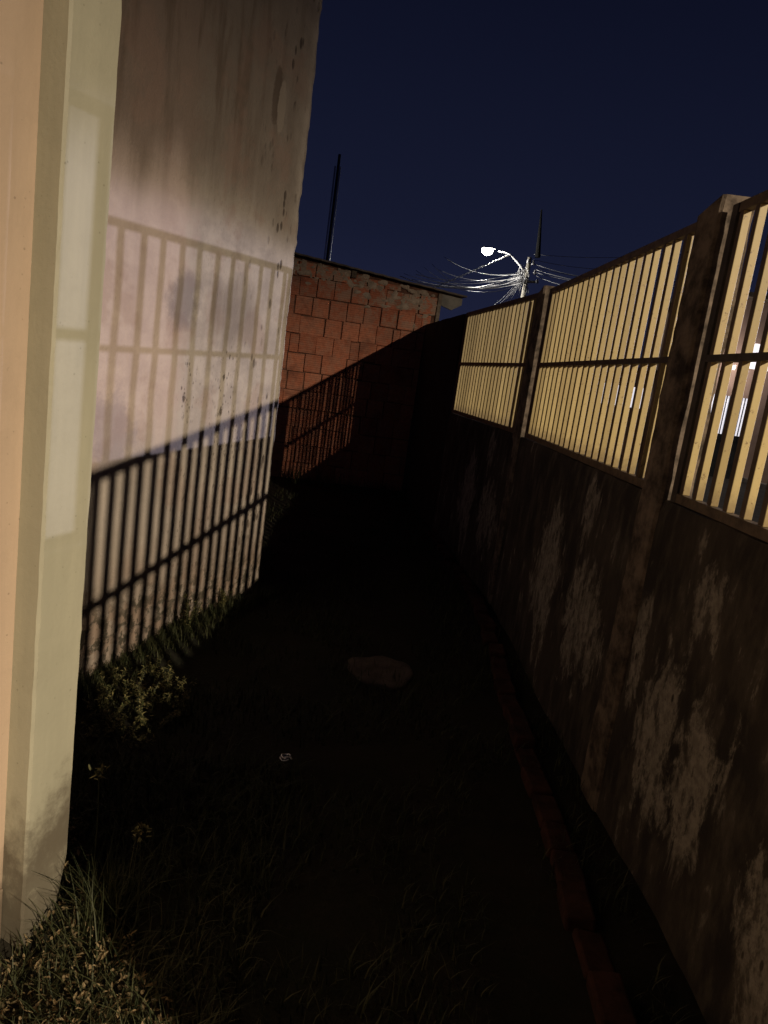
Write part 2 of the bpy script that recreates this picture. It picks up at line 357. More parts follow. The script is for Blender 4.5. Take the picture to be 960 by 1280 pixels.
# ------------------------------------------------------------ plastered building on the left
def rough_wall(name, mat, L, H, depth, parent, chip=0.02, cell=0.035, z0=-0.3):
    """slab: local x from -L to 0 (the corner), front face y=0, extends to y=+depth; irregular at the corner"""
    b = MB(); nx = int(L / cell); nz = int((H - z0) / cell)
    xs_ = [-L + L * i / nx for i in range(nx + 1)]; zs_ = [z0 + (H - z0) * j / nz for j in range(nz + 1)]
    V = []
    for z in zs_:
        cz = chip * (0.5 * noise.noise(Vector((0.3, z * 1.7, 0))) + 0.55 * noise.noise(Vector((1.3, z * 7, 0))) + 0.4 * noise.noise(Vector((2.3, z * 23, 0))))
        for i, x in enumerate(xs_):
            fx = x + (cz if i == nx else cz * 0.6 if i == nx - 1 else 0)
            dy = 0.004 * noise.noise(Vector((x * 5, z * 5, 9))) + 0.006 * noise.noise(Vector((x * 1.2, z * 1.2, 4)))
            if i == nx: dy += 0.010 + 0.006 * noise.noise(Vector((5, z * 15, 4)))
            V.append((fx, dy, z))
    F = [(j * (nx + 1) + i, j * (nx + 1) + i + 1, (j + 1) * (nx + 1) + i + 1, (j + 1) * (nx + 1) + i) for j in range(nz) for i in range(nx)]
    # side return at the corner
    k = len(V)
    for z in zs_: V.append((0.0, depth, z))
    for j in range(nz): F.append((j * (nx + 1) + nx, k + j, k + j + 1, (j + 1) * (nx + 1) + nx))
    k2 = len(V)
    V += [(-L, depth, z0), (-L, depth, H)]
    F.append((k, k2, k2 + 1, k + nz))
    F.append(tuple([(nz) * (nx + 1) + i for i in range(nx + 1)] + [k + nz, k2 + 1]))
    F.append(tuple([j * (nx + 1) for j in range(nz + 1)] + [k2 + 1, k2]))
    b.add(V, F); o = b.build(name, mat, parent); return o

rotW = math.pi / 2 - W_ANG      # local +x -> dW, local +y -> left of dW
pb = empty('plaster_building', CORNER, rotW)
tag(pb, 'tall building with bare stained plaster wall, striped by fence shadows, left of the alley', 'building')
rough_wall('wall', PLASTER, 3.0, 5.4, 4.0, pb)
b = MB(); b.box(-3.05, 0.12, -0.12, 4.1, 5.4, 5.52); b.build('roof', CONC, pb, bevel=0.01)

# ------------------------------------------------------------ painted house with the pilaster
CL = Vector((-0.917, 1.942, 0)); CRt = Vector((-0.8545, 2.0999, 0)); cw = (CRt - CL).length
ph = empty('painted_house', CRt, rotW)   # local: x along wall (0 = far corner), y = into the house
tag(ph, 'peach painted house corner with cream pilaster, nearest the camera at the left edge', 'house')
b = MB(); b.box(-4.5, -0.004, 0.09, 3.5, -0.6, 4.6); wl = b.build('wall', PEACH, ph, bevel=0.006)
def pilaster():
    b = MB(); nz = 150; H0, H1 = -0.6, 4.6
    V = []; 
    for j in range(nz + 1):
        z = H0 + (H1 - H0) * j / nz
        j1 = 0.0022 * noise.noise(Vector((0, z * 9, 1))) + 0.002 * noise.noise(Vector((0, z * 30, 1)))
        cut = 0.0
        if z < -0.05: cut = min(0.06, (-0.05 - z) * 0.20) + 0.006 * noise.noise(Vector((2, z * 20, 1)))
        c = 0.007 + 0.002 * noise.noise(Vector((4, z * 12, 1)))
        V += [(-cw, 0.098, z), (-cw, c + j1, z), (-cw + c, 0 + j1 * 0.3, z), (0 - c + j1 - cut, 0, z), (0 + j1 - cut, c, z), (0 + j1 - cut, 0.0985, z)]
    F = []
    for j in range(nz):
        for k in range(6): F.append((j * 6 + k, j * 6 + (k + 1) % 6, (j + 1) * 6 + (k + 1) % 6, (j + 1) * 6 + k))
    F.append(tuple(range(6))); F.append(tuple(range(nz * 6, nz * 6 + 6)))
    b.add(V, F); return b.build('pilaster', CREAM, ph)
pilaster()
b = MB(); b.box(-4.5, -cw - 0.001, 0.082, 0.12, -0.6, -0.10); b.build('skirting', PEACH, ph, bevel=0.004)
b = MB(); b.box(-4.6, 0.12, -0.25, 3.6, 4.6, 4.72); b.build('roof', CONC, ph, bevel=0.01)

# ------------------------------------------------------------ boundary wall + pillars + railings
def frame_pt(q, d, n, s, o, z=0): return q + d * s + n * o + Vector((0, 0, z))
def yA(y): return (y - 3.0) / dA.y
def yB(y): return (y - YB) / dB.y
def segobj(q, d):   # empty on the line: local x along d, local y = -n (towards the alley is +y? n is to the street)
    return q, math.atan2(d.y, d.x)
WT = 1.262
# low wall, segment A (local x along fence, local -y = towards street)
def low_wall(name, q, d, x0, x1, label, h=WT, th=0.13, mat=MOULD, face=0.016, cell=0.06, zlow=-0.3):
    root = empty(name, q, math.atan2(d.y, d.x)); tag(root, label, 'wall')
    b = MB(); nx = int((x1 - x0) / cell); nz = int((h - zlow) / cell); V = []
    for j in range(nz + 1):
        z = zlow + (h - zlow) * j / nz
        for i in range(nx + 1):
            x = x0 + (x1 - x0) * i / nx
            V.append((x, face + 0.007 * noise.noise(Vector((x * 3, z * 3, 7))) - (0.01 if j == nz else 0), z + (0.008 * noise.noise(Vector((x * 8, 1, 2))) if j == nz else 0)))
    F = [(j * (nx + 1) + i, j * (nx + 1) + i + 1, (j + 1) * (nx + 1) + i + 1, (j + 1) * (nx + 1) + i) for j in range(nz) for i in range(nx)]
    k = len(V); V += [(x0, face - th, zlow), (x1, face - th, zlow), (x1, face - th, h), (x0, face - th, h)]
    F += [(k, k + 1, k + 2, k + 3), tuple([nz * (nx + 1) + i for i in range(nx + 1)] + [k + 2, k + 3]),
          tuple([j * (nx + 1) for j in range(nz + 1)] + [k + 3, k]), tuple([j * (nx + 1) + nx for j in range(nz + 1)] + [k + 2, k + 1])]
    b.add(V, F); b.build('wall', mat, root)
    return root
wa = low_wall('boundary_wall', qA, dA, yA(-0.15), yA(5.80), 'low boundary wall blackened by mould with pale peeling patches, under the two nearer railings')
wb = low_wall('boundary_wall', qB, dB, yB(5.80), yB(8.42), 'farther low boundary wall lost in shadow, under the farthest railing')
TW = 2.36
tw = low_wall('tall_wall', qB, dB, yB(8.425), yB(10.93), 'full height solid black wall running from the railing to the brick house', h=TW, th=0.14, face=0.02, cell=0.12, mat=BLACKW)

def pillar(q, d, s0, s1, zt, label, out=0.15, face=0.030, top=0.0, seed=0):
    root = empty('concrete_pillar', q + d * s0, math.atan2(d.y, d.x)); tag(root, label, 'pillar', 'pillars of the boundary wall')
    b = MB(); w = s1 - s0; nz = 60; V = []; z0 = -0.25
    prof = [(0.0, -out), (0.0, face - 0.012), (0.010, face), (w * 0.5, face + 0.002), (w - 0.012, face), (w, face - 0.012), (w, -out)]
    n = len(prof)
    for j in range(nz + 1):
        z = z0 + (zt - z0) * j / nz
        for k, (x, y) in enumerate(prof):
            a = 0.006 * noise.noise(Vector((x * 7 + seed, z * 5, y * 7))) + 0.004 * noise.noise(Vector((x * 20 + seed, z * 19, k)))
            zz = z
            if j == nz: zz -= 0.012 * abs(noise.noise(Vector((k * 1.7, seed, 0)))) + 0.05 * x / w
            V.append((x + a, y + a * 0.8, zz))
    F = [(j * n + k, j * n + (k + 1) % n, (j + 1) * n + (k + 1) % n, (j + 1) * n + k) for j in range(nz) for k in range(n)]
    F.append(tuple(range(n))); F.append(tuple(range(nz * n, nz * n + n)))
    b.add(V, F); b.build('shaft', PILLAR, root)
    return root
pillar(qA, dA, yA(2.90), yA(3.105), 2.415, 'stained concrete pillar between the two nearer railing panels, the tallest in view', out=0.10, seed=1)
pillar(qA, dA, yA(5.72), yA(5.955), 2.40, 'second concrete pillar, where the railing bends, below the street lamp pole', out=0.055, seed=5)
pillar(qA, dA, yA(-0.15), yA(0.26), 2.5, 'end pillar of the boundary wall beside the gateway, behind the camera', seed=9)

def railing(q, d, s0, s1, label, first, sp=0.1155, dens=1.0):
    """steel panel; alley side faces at local y=0, street side negative"""
    root = empty('fence_panel', q + d * s0, math.atan2(d.y, d.x)); tag(root, label, 'fence', 'yellow barred railing panels on the boundary wall')
    w = s1 - s0
    for e0 in (0, w - 0.046):
        fr = MB(); fr.box(e0, e0 + 0.046, -0.03, 0.004, 1.266, ZT + 0.036); fr.build('end_post', FRAME, root, bevel=0.002)
    t = MB(); t.box(0.046, w - 0.046, -0.032, 0.0, ZT + 0.002, ZT + 0.038); t.build('top_rail', RAIL, root, bevel=0.002)
    t = MB(); t.box(0.046, w - 0.046, -0.034, 0.004, 1.268, ZB - 0.002); t.build('bottom_rail', RAIL, root, bevel=0.002)
    t = MB(); t.box(0.046, w - 0.046, -0.0285, 0.004, ZM - 0.013, ZM + 0.013); t.build('middle_rail', FRAME, root, bevel=0.001)
    s = first - s0; me = None
    while s < w - 0.06:
        if s > 0.04:
            b = MB(); x = random.uniform(-0.0015, 0.0015)
            b.M = Matrix.Translation((s + x, 0, 0)) @ Matrix.Rotation(random.uniform(-0.0025, 0.0025), 4, 'Y')
            b.M = b.M @ Matrix.Translation((0, 0, 0))
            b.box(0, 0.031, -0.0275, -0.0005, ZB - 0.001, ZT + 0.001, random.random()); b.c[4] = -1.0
            b.build('bar', BAR, root, bevel=0.0015, segs=1)
        s += sp
    return root
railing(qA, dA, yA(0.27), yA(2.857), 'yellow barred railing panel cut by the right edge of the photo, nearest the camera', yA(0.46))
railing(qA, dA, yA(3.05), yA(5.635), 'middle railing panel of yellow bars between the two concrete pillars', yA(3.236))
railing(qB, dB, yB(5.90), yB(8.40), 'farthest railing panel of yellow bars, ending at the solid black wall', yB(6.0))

# brick edging along the foot of the boundary wall
b = MB(); y = 0.3; i = 0
while y < 8.0:
    l = 0.19 + random.uniform(-0.01, 0.01)
    x = 0.80 + 0.02 * noise.noise(Vector((y * 0.8, 0, 0))) - (0 if y < 5.7 else (y - 5.7) * 0.12)
    b.M = Matrix.Translation((x + random.uniform(-.012, .012), y, gz(x, y) - random.uniform(0, .03))) @ Matrix.Rotation(random.uniform(-0.09, 0.09), 4, 'Z') @ Matrix.Rotation(random.uniform(-0.12, 0.12), 4, 'Y')
    b.box(0, 0.10, 0, l, -0.05, 0.055 + random.uniform(-0.01, 0.01), random.random()); y += l + 0.012
tag(b.build('brick_edging', KERBB, bevel=0.01), 'row of red bricks edging the ground along the foot of the mouldy wall', 'edging')

# ------------------------------------------------------------ brick house at the end
bh = empty('brick_house', (0, BY, 0), math.atan2(dBr.y, dBr.x)); tag(bh, 'unplastered red hollow brick house closing the end of the alley', 'house')
def rtop(x): return 2.86 - 0.088 * x
XR = 0.40
core = MB()
core.add([(-4.2, 0.03, -0.3), (XR - 0.012, 0.03, -0.3), (XR - 0.012, 0.03, rtop(XR)), (-4.2, 0.03, rtop(-4.2)), (-4.2, 3.2, -0.3), (XR - 0.012, 3.2, -0.3), (XR - 0.012, 3.2, rtop(XR)), (-4.2, 3.2, rtop(-4.2))],
         [(0, 1, 2, 3), (4, 7, 6, 5), (0, 4, 5, 1), (1, 5, 6, 2), (2, 6, 7, 3), (3, 7, 4, 0)])
core.build('wall', simple('dusty_joint_mortar', (0.18, 0.09, 0.058), 0.95, var=0.45, scale=7, bump=0.8, bs=30, bd=0.012), bh)
bk = MB(); random.seed(21)
row = 0; z = -0.12
PZ, PX = 0.262, 0.246
while z < 3.3:
    x = -4.1 + (0.12 if row % 2 else 0) + random.uniform(-0.03, 0.03)
    while x < XR - 0.13:
        w = PX if random.random() > 0.10 else random.choice([0.10, 0.13, 0.36])
        x1 = min(x + w, XR - 0.06)
        m = rtop((x + x1) / 2) - 0.045
        zj = random.uniform(-0.008, 0.008); z1 = min(z + PZ - random.uniform(0.002, 0.016) + zj, m)
        if z1 - z > 0.08 and x1 - x > 0.06:
            if not (abs((x + x1) / 2 + 0.9) < 0.05 and z > 2.6):
                g0 = random.choice([0.005, 0.007, 0.013, 0.02])
                tone = random.random()
                yy = random.uniform(-0.010, 0.010)
                a = random.uniform(-0.004, 0.004); c = random.uniform(-0.004, 0.004)
                V = [(x, yy, z + a + zj), (x1 - g0, yy, z + c + zj), (x1 - g0 + c, yy, z1 + c), (x + a, yy, z1 + a)]
                V += [(p[0], 0.035, p[2]) for p in V]
                bk.add(V, [(0, 1, 2, 3), (4, 7, 6, 5), (0, 4, 5, 1), (1, 5, 6, 2), (2, 6, 7, 3), (3, 7, 4, 0)], tone)
        x = x1 if x1 > x + 0.02 else x + 0.1
    z += PZ; row += 1
bk.build('brickwork', BRICK, bh, bevel=0.006)
lm = MB(); random.seed(33)
for k in range(150):
    x = random.uniform(-1.9, XR - 0.08); zt_ = rtop(x) - 0.03 - abs(random.gauss(0, 0.22 if x > -0.7 else 0.12)); w = random.uniform(0.02, 0.075); h = random.uniform(0.012, 0.06)
    if zt_ < 1.2: continue
    n_ = 9; V = [(x, -0.016 - random.uniform(0, 0.006), zt_)]
    for j in range(n_):
        a = 2 * math.pi * j / n_; q_ = random.uniform(0.6, 1.15); V.append((x + w * q_ * math.cos(a), 0.004, zt_ + h * q_ * math.sin(a)))
    lm.add(V, [(0, j + 1, (j + 1) % n_ + 1) for j in range(n_)], random.random())
lm.build('mortar_smears', simple('pale_mortar', (0.40, 0.31, 0.23), 0.95, var=0.3, scale=10, bump=0.6), bh, smooth=True)['kind'] = 'stuff'
cm = MB(); cm.box(XR - 0.055, XR, -0.012, 0.30, -0.3, rtop(XR) - 0.01); cm.build('corner_pier', MORTAR, bh, bevel=0.008)
rf = MB(); nseg = 60
X0, X1 = -4.6, 0.74
V = []
for k in range(nseg + 1):
    x = X0 + (X1 - X0) * k / nseg; zc = rtop(x) + 0.012 + 0.003 * math.sin(x * 35) + 0.004 * noise.noise(Vector((x * 3, 0, 0)))
    for (yy, dz) in ((-0.10, 0), (3.4, 0.15), (3.4, 0.175), (-0.10, 0.022)): V.append((x, yy, zc + dz))
F = [(k * 4 + a, k * 4 + (a + 1) % 4, (k + 1) * 4 + (a + 1) % 4, (k + 1) * 4 + a) for k in range(nseg) for a in range(4)] + [(0, 1, 2, 3), (nseg * 4 + 3, nseg * 4 + 2, nseg * 4 + 1, nseg * 4)]
rf.add(V, F); roof = rf.build('roof', ROOFM, bh)
rt = MB(); rt.box(-0.93, -0.86, -0.06, 3.0, rtop(-0.9) - 0.10, rtop(-0.9) - 0.006); rt.build('rafter', WOOD, bh, bevel=0.004)
ev = MB()
ev.add([(XR + 0.002, 0.0, rtop(XR) - 0.17), (0.56, 0.0, rtop(.56) - 0.20), (0.70, 0.0, rtop(.7) - 0.10), (0.70, 0.0, rtop(.7) - 0.008), (XR + 0.002, 0.0, rtop(XR) - 0.008),
        (XR + 0.002, 0.05, rtop(XR) - 0.17), (0.56, 0.05, rtop(.56) - 0.20), (0.70, 0.05, rtop(.7) - 0.10), (0.70, 0.05, rtop(.7) - 0.008), (XR + 0.002, 0.05, rtop(XR) - 0.008)],
       [(0, 1, 2, 3, 4), (9, 8, 7, 6, 5), (0, 5, 6, 1), (1, 6, 7, 2), (2, 7, 8, 3), (3, 8, 9, 4), (4, 9, 5, 0)])
ev.build('eaves_bracket', CONC, bh, bevel=0.004)

# ------------------------------------------------------------ slim mast behind the brick house
mp = at(404, 330, 22.0); mt = at(418, 192, 22.0)
mast = empty('utility_mast', (mp.x, 22.0, 0)); tag(mast, 'slim dark mast with two steel conduits rising behind the brick house roof', 'mast')
b = MB(); b.tube([(0.10, 0, 0), (0.10, 0, mt.z)], [0.055, 0.04], 10); b.build('post', CABLE, mast, smooth=True)
for dx in (0.03, 0.17):
    b = MB(); b.tube([(dx, -0.12, 0), (dx, -0.12, mt.z - 1.0 if dx < 0 else mt.z - 0.35)], 0.026, 8); b.build('conduit', POLISH, mast, smooth=True)

# ------------------------------------------------------------ street lamp and its cables
YL = 31.0
P = lambda px, py, Y=YL: at(px, py, Y)
foot = P(655, 365); topp = P(668, 318)
px_ = foot.x
sl = empty('street_lamp', (px_, YL, 0)); tag(sl, 'lit white street lamp on a curved steel arm from a cable strewn concrete pole', 'street lamp')
def loc(v): return (v.x - px_, v.y - YL, v.z)
b = MB(); b.tube([(0, 0, 0), (0, 0, P(664, 322).z)], [0.14, 0.085], 12); b.build('pole', CONC, sl, smooth=True)
arm = [P(657, 342), P(650, 332), P(643, 323.5), P(637, 318), P(631, 315.5), P(623, 314)]
b = MB(); b.tube([loc(p) for p in arm], [0.036, 0.034, 0.032, 0.03, 0.027, 0.024], 10); b.build('arm', STEEL, sl, smooth=True)
hd = MB(); c0 = P(610, 311.5)
def lobes(mb, c, rx, ry, rz, up, n=14, m=7):
    V = []; F = []
    for i in range(m + 1):
        t = (math.pi / 2) * i / m
        for k in range(n):
            a = 2 * math.pi * k / n
            V.append((c.x - px_ + rx * math.cos(a) * math.cos(t), c.y - YL + ry * math.sin(a) * math.cos(t), c.z + (rz if up else -rz) * math.sin(t)))
    for i in range(m):
        for k in range(n): F.append((i * n + k, i * n + (k + 1) % n, (i + 1) * n + (k + 1) % n, (i + 1) * n + k))
    F.append(tuple(range(n))); mb.add(V, F)
lobes(hd, c0 + Vector((0.05, 0, 0.02)), 0.27, 0.13, 0.08, True); head = hd.build('lamp_head', STEEL, sl, smooth=True)
ln = MB(); lobes(ln, c0 + Vector((-0.02, 0, 0.0)), 0.24, 0.12, 0.24, False)
LENS = mat_emit('lit_lens', (1.0, 0.96, 0.86), 22.0); ln.build('lens', LENS, sl, smooth=True)
pl = bpy.data.lights.new('street_lamp_light', 'POINT'); pl.energy = 480; pl.color = (1.0, 0.95, 0.86); pl.shadow_soft_size = 0.15
plo = bpy.data.objects.new('street_lamp_light', pl); COL.objects.link(plo); plo.location = c0 + Vector((-0.05, -0.35, -0.45))
# crossarm, insulators, tangle of splices: parts of the pole
b = MB(); b.tube([loc(P(650, 352)), loc(P(672, 352.5))], 0.05, 6); b.build('crossarm', CONC, sl)
b = MB(); random.seed(4)
for k in range(16):
    a = P(655 + random.uniform(-5, 8), 338 + random.uniform(-8, 12), YL - 0.2); c = P(652 + random.uniform(-5, 11), 362 + random.uniform(-12, 8), YL - 0.25)
    m = (a + c) / 2 + Vector((random.uniform(-.35, .35), -random.uniform(0, .25), random.uniform(-.2, .1)))
    pts = [a.lerp(m, t / 5).lerp(m.lerp(c, t / 5), t / 5) for t in range(6)]
    b.tube([loc(p) for p in pts], 0.012, 5)
b.build('wire_tangle', CABLE_L, sl)
for (u, v) in ((660, 329), (666, 331), (668, 343), (671, 354), (653, 343)):
    b = MB(); q = P(u, v, YL - 0.2); b.tube([loc(q), loc(q + Vector((0, 0, 0.16)))], [0.07, 0.045], 8); b.build('insulator', CABLE_L, sl, smooth=True)
# cross pole top, coloured near black to stay dark beside the lamp
b = MB(); b.tube([loc(P(672, 322)), loc(P(677, 262))], [0.11, 0.03], 8)
b.build('upper_mast', simple('near_black_mast', (0.004, 0.004, 0.004), 1.0, bump=0.0), sl)

def cable(p0, p1, sag, rad, label, group, mat=CABLE_L, n=14, name='overhead_cable'):
    pts = []
    for k in range(n + 1):
        t = k / n; p = p0.lerp(p1, t); p = p - Vector((0, 0, sag * 4 * t * (1 - t))); pts.append(p)
    b = MB(); b.tube(pts, rad, 5); o = b.build(name, mat, smooth=True); tag(o, label, 'cable', group); return o
GL = 'cables fanning left from the lamp pole'; LL = 'thin overhead cable running left from the lamp pole under the lit street lamp'
left = [((655, 338), (520, 343), 31, 24, .3), ((655, 341), (500, 345), 31, 26, .5), ((656, 344), (512, 350), 31, 22, .35), ((656, 345), (505, 342), 31, 40, .4),
        ((655, 349), (560, 356), 31, 20, .2), ((654, 351), (552, 354), 31, 27, .25), ((655, 353), (520, 338), 31, 44, .6), ((655, 347), (548, 337), 31, 36, .3),
        ((654, 340), (560, 325), 31, 30, .3), ((654, 342), (555, 321), 31, 36, .35), ((655, 344), (530, 334), 31, 38, .7), ((656, 350), (515, 349), 31, 30, .3), ((655, 352), (575, 362), 31, 19, .2), ((654, 346), (540, 330), 31, 42, .8)]
for a, c, y0, y1, sg in left:
    cable(P(*a, y0 - 0.15), P(*c, y1), sg, 0.0105 * (0.8 + 0.6 * random.random()), LL, GL)
GR = 'cables leaving the lamp pole to the right'; LR = 'faint overhead cable leaving the lamp pole to the right above the railing'
for a, c, y0, y1, sg in [((668, 325), (900, 318), 31, 34, .5), ((668, 330), (880, 338), 31, 30, .5), ((669, 337), (900, 352), 31, 27, .4), ((670, 341), (860, 352), 31, 29, .3), ((668, 318), (940, 300), 31, 38, .4), ((670, 345), (850, 345), 31, 26, .5), ((672, 335), (960, 325), 31, 40, .8)]:
    cable(P(*a, y0), P(*c, y1), sg, 0.011, LR, GR)
GD = 'service drops hanging from the lamp pole'; LD = 'service drop cable slanting down left from the lamp pole to behind the railing'
for k, (u, v) in enumerate([(598, 392), (604, 394), (610, 392), (617, 390), (624, 388), (636, 386), (644, 384)]):
    cable(P(653, 344 + k, 30.9), P(u, v, 28 + k * 0.2), 0.25, 0.010, LD, GD)
# spiral wrapped cable
a, c = P(636, 319), P(540, 361, 29)
pts = []; n = 260
dirv = (c - a).normalized(); s1 = dirv.cross(Vector((0, 0, 1))).normalized(); s2 = dirv.cross(s1)
b = MB(); b.tube([a.lerp(c, k / 20) for k in range(21)], 0.016, 6)
b.tube([a.lerp(c, k / n) + (s1 * math.cos(k * 0.55) + s2 * math.sin(k * 0.55)) * 0.026 for k in range(n + 1)], 0.013, 5)
tag(b.build('twisted_cable', STEEL), 'thick twisted bundle of cable slanting down left from the lamp arm', 'cable')

# ------------------------------------------------------------ houses seen through the railing
def quadbox(name, mat, pa, pb_, z0, z1, th, parent):
    """vertical slab between ground points pa and pb_, thickness away from the camera"""
    pa = Vector((pa[0], pa[1], 0)); pb_ = Vector((pb_[0], pb_[1], 0)); d = (pb_ - pa).normalized(); n_ = Vector((-d.y, d.x, 0))
    if n_.dot(pa) < 0: n_ = -n_
    b = MB(); b.prism([tuple(pa.xy), tuple(pb_.xy), tuple((pb_ + n_ * th).xy), tuple((pa + n_ * th).xy)], z0, z1); return b.build(name, mat, parent)
YH = 21.0
h1 = empty('lamplit_house', (0, 0, 0)); tag(h1, 'brown house across the street with brightly lit barred windows, behind the railing', 'house')
xa, xb = at(868, 520, YH).x, at(1010, 560, YH).x + 1.5
# facade as pieces round the openings
w1 = [at(884, 494, YH), at(936, 545, YH)]; zt1 = at(905, 494, YH).z; zb1 = at(905, 543, YH).z; wx0 = at(884, 520, YH).x; wx1 = at(939, 520, YH).x
ux0 = at(934, 446, YH).x; ux1 = ux0 + 2.4; uz0 = at(945, 462, YH).z; uz1 = at(945, 429, YH).z
HT = at(920, 372, YH).z
f = MB()
def fb(x0, x1, z0, z1): f.box(x0, x1, YH, YH + 0.2, z0, z1)
fb(xa, wx0, -0.3, HT); fb(wx0, wx1, zt1, uz0); fb(wx0, wx1, -0.3, zb1 - 1.3); fb(wx1, xb, -0.3, uz0); fb(ux1, xb, uz0, uz1); fb(wx0, ux0, uz0, HT); fb(ux0, xb, uz1, HT)
f.build('wall', HOUSEW, h1)
f = MB(); f.box(xa, xb, YH + 4.0, YH + 4.2, -0.3, HT); f.box(xa, xa + 0.2, YH + 0.2, YH + 4, -0.3, HT); f.build('rear_wall', HOUSEW, h1)
LIT = mat_emit('lit_interior', (0.93, 0.90, 1.0), 0.85)
f = MB(); f.box(wx0, wx1, YH + 0.10, YH + 0.14, zb1, zt1); wn = f.build('window', LIT, h1)
f = MB(); x = wx0
while x < wx1: f.box(x, x + 0.018, YH - 0.02, YH + 0.02, zb1, zt1); x += 0.085
f.box(wx0, wx1, YH - 0.024, YH + 0.0, zb1 - 0.02, zb1); f.build('window_bars', DARKM, wn)
f = MB(); f.box(ux0, ux1, YH + 0.10, YH + 0.14, uz0, uz1); f.build('window', LIT, h1)
f = MB(); f.box(wx0, wx1, YH + 0.08, YH + 0.12, zb1 - 1.28, zb1 - 0.02); f.build('door', DARKM, h1)
f = MB(); f.box(wx0 - 0.05, wx1 + 0.1, YH - 0.10, YH + 0.05, zb1 - 1.36, zb1 - 1.28); f.build('sill', mat_emit('glowing_sill', (0.93, 0.9, 1.0), 0.5), h1)  # sill glows by emission in place of light falling on it
f = MB(); f.box(xa - 0.4, xb, YH - 0.5, YH + 4.5, HT, HT + 0.12); f.build('roof', ROOFM, h1)
f = MB(); f.tube([(ux0 - 0.35, YH - 0.10, uz0 - 0.10), (ux0 - 0.35, YH - 0.10, uz0 + 0.03)], [0.05, 0.06], 10); f.build('added_fill_lamp', mat_emit('added_fill_lamp_glow', (1.0, 0.85, 0.75), 1.0), h1)  # added glowing body for the fill light in front of the facade
pd = bpy.data.lights.new('facade_fill_light', 'POINT'); pd.energy = 45; pd.color = (1.0, 0.85, 0.75); pd.shadow_soft_size = 0.05  # added light with no known source, brightens the brown facade
po = bpy.data.objects.new('facade_fill_light', pd); COL.objects.link(po); po.location = (ux0 - 0.35, YH - 0.9, uz0 - 0.1)
h2 = empty('white_house', (0, 0, 0)); tag(h2, 'farther house with a low lit barred window, behind the middle railing panel', 'house')
YH2 = 25.0; x0, x1 = at(700, 500, YH2).x, at(866, 500, YH2).x; t2 = at(780, 482, YH2).z; b2 = at(780, 508, YH2).z; X0_, X1_ = at(744, 495, YH2).x, at(822, 495, YH2).x
H2 = at(780, 462, YH2).z
f = MB(); f.box(x0, X0_, YH2, YH2 + 0.2, -0.3, H2); f.box(X1_, x1, YH2, YH2 + 0.2, -0.3, H2); f.box(X0_, X1_, YH2, YH2 + 0.2, t2, H2); f.box(X0_, X1_, YH2, YH2 + 0.2, -0.3, b2); f.build('wall', HOUSEW, h2)
f = MB(); f.box(x0, x1, YH2 + 3.0, YH2 + 3.2, -0.3, H2); f.build('rear_wall', HOUSEW, h2)
f = MB(); f.box(X0_, X1_, YH2 + 0.1, YH2 + 0.14, b2, t2); wn = f.build('window', LIT, h2)
f = MB(); x = X0_
while x < X1_: f.box(x, x + 0.04, YH2 - 0.02, YH2 + 0.02, b2, t2); x += 0.16
f.build('window_bars', DARKM, wn)
f = MB(); f.box(x0 - 0.3, x1 + 0.3, YH2 - 0.4, YH2 + 3.4, H2, H2 + 0.1); f.build('roof', ROOFM, h2)
# far white wall under the lamp
h3 = empty('street_wall', (0, 0, 0)); tag(h3, 'pale street side wall lit by the street lamp, glimpsed through the farthest railing', 'wall')
YH3 = 33.5
for (u0_, u1_, v0_, b_) in ((616, 652, 461, 530), (700, 727, 456, 505)):
    x0, x1 = at(u0_, 500, YH3).x, at(u1_, 500, YH3).x
    f = MB(); f.box(x0, x1, YH3, YH3 + 0.2, -0.3, at(u0_, v0_, YH3).z); f.build('wall', WHITEW, h3, bevel=0.01)

# ------------------------------------------------------------ vegetation
LEAF = mat_leaf('weed_leaf', (0.055, 0.065, 0.02), (0.26, 0.22, 0.09)); GRASS = mat_leaf('grass_blade', (0.020, 0.030, 0.010), (0.082, 0.082, 0.034)); DRY = mat_leaf('dry_litter', (0.07, 0.055, 0.025), (0.30, 0.22, 0.11), 0.8)
DARKLEAF = mat_leaf('dark_leaf', (0.02, 0.03, 0.012), (0.05, 0.07, 0.03))
def blade(mb, x, y, z, h, lean, az, w, c):
    dx, dy = math.cos(az), math.sin(az); sx, sy = -dy * w / 2, dx * w / 2; V = []
    for k in range(4):
        t = k / 3; o = lean * h * t * t; ww = 1 - t * 0.92
        V += [(x + dx * o - sx * ww, y + dy * o - sy * ww, z + h * t * (1 - 0.25 * lean * t)), (x + dx * o + sx * ww, y + dy * o + sy * ww, z + h * t * (1 - 0.25 * lean * t))]
    mb.add(V, [(0, 1, 3, 2), (2, 3, 5, 4), (4, 5, 7, 6)], c)
def leaf(mb, p, l, w, az, el, c):
    d = Vector((math.cos(az) * math.cos(el), math.sin(az) * math.cos(el), math.sin(el))); s = Vector((-math.sin(az), math.cos(az), 0)) * w / 2
    up = d.cross(s).normalized() * w * 0.25
    V = [p, p + d * l * 0.35 + s + up, p + d * l * 0.35 - s + up, p + d * l * 0.75 + s * 0.8, p + d * l * 0.75 - s * 0.8, p + d * l]
    V.append(p + d * l * 0.35 - up * 0.3); V.append(p + d * l * 0.75 - up * 0.3)
    mb.add([tuple(v) for v in V], [(0, 6, 1), (0, 2, 6), (1, 6, 7, 3), (2, 4, 7, 6), (3, 7, 5), (4, 5, 7)], c)
random.seed(11)
def wallx(y): return CORNER.x + (y - CORNER.y) * math.tan(W_ANG)
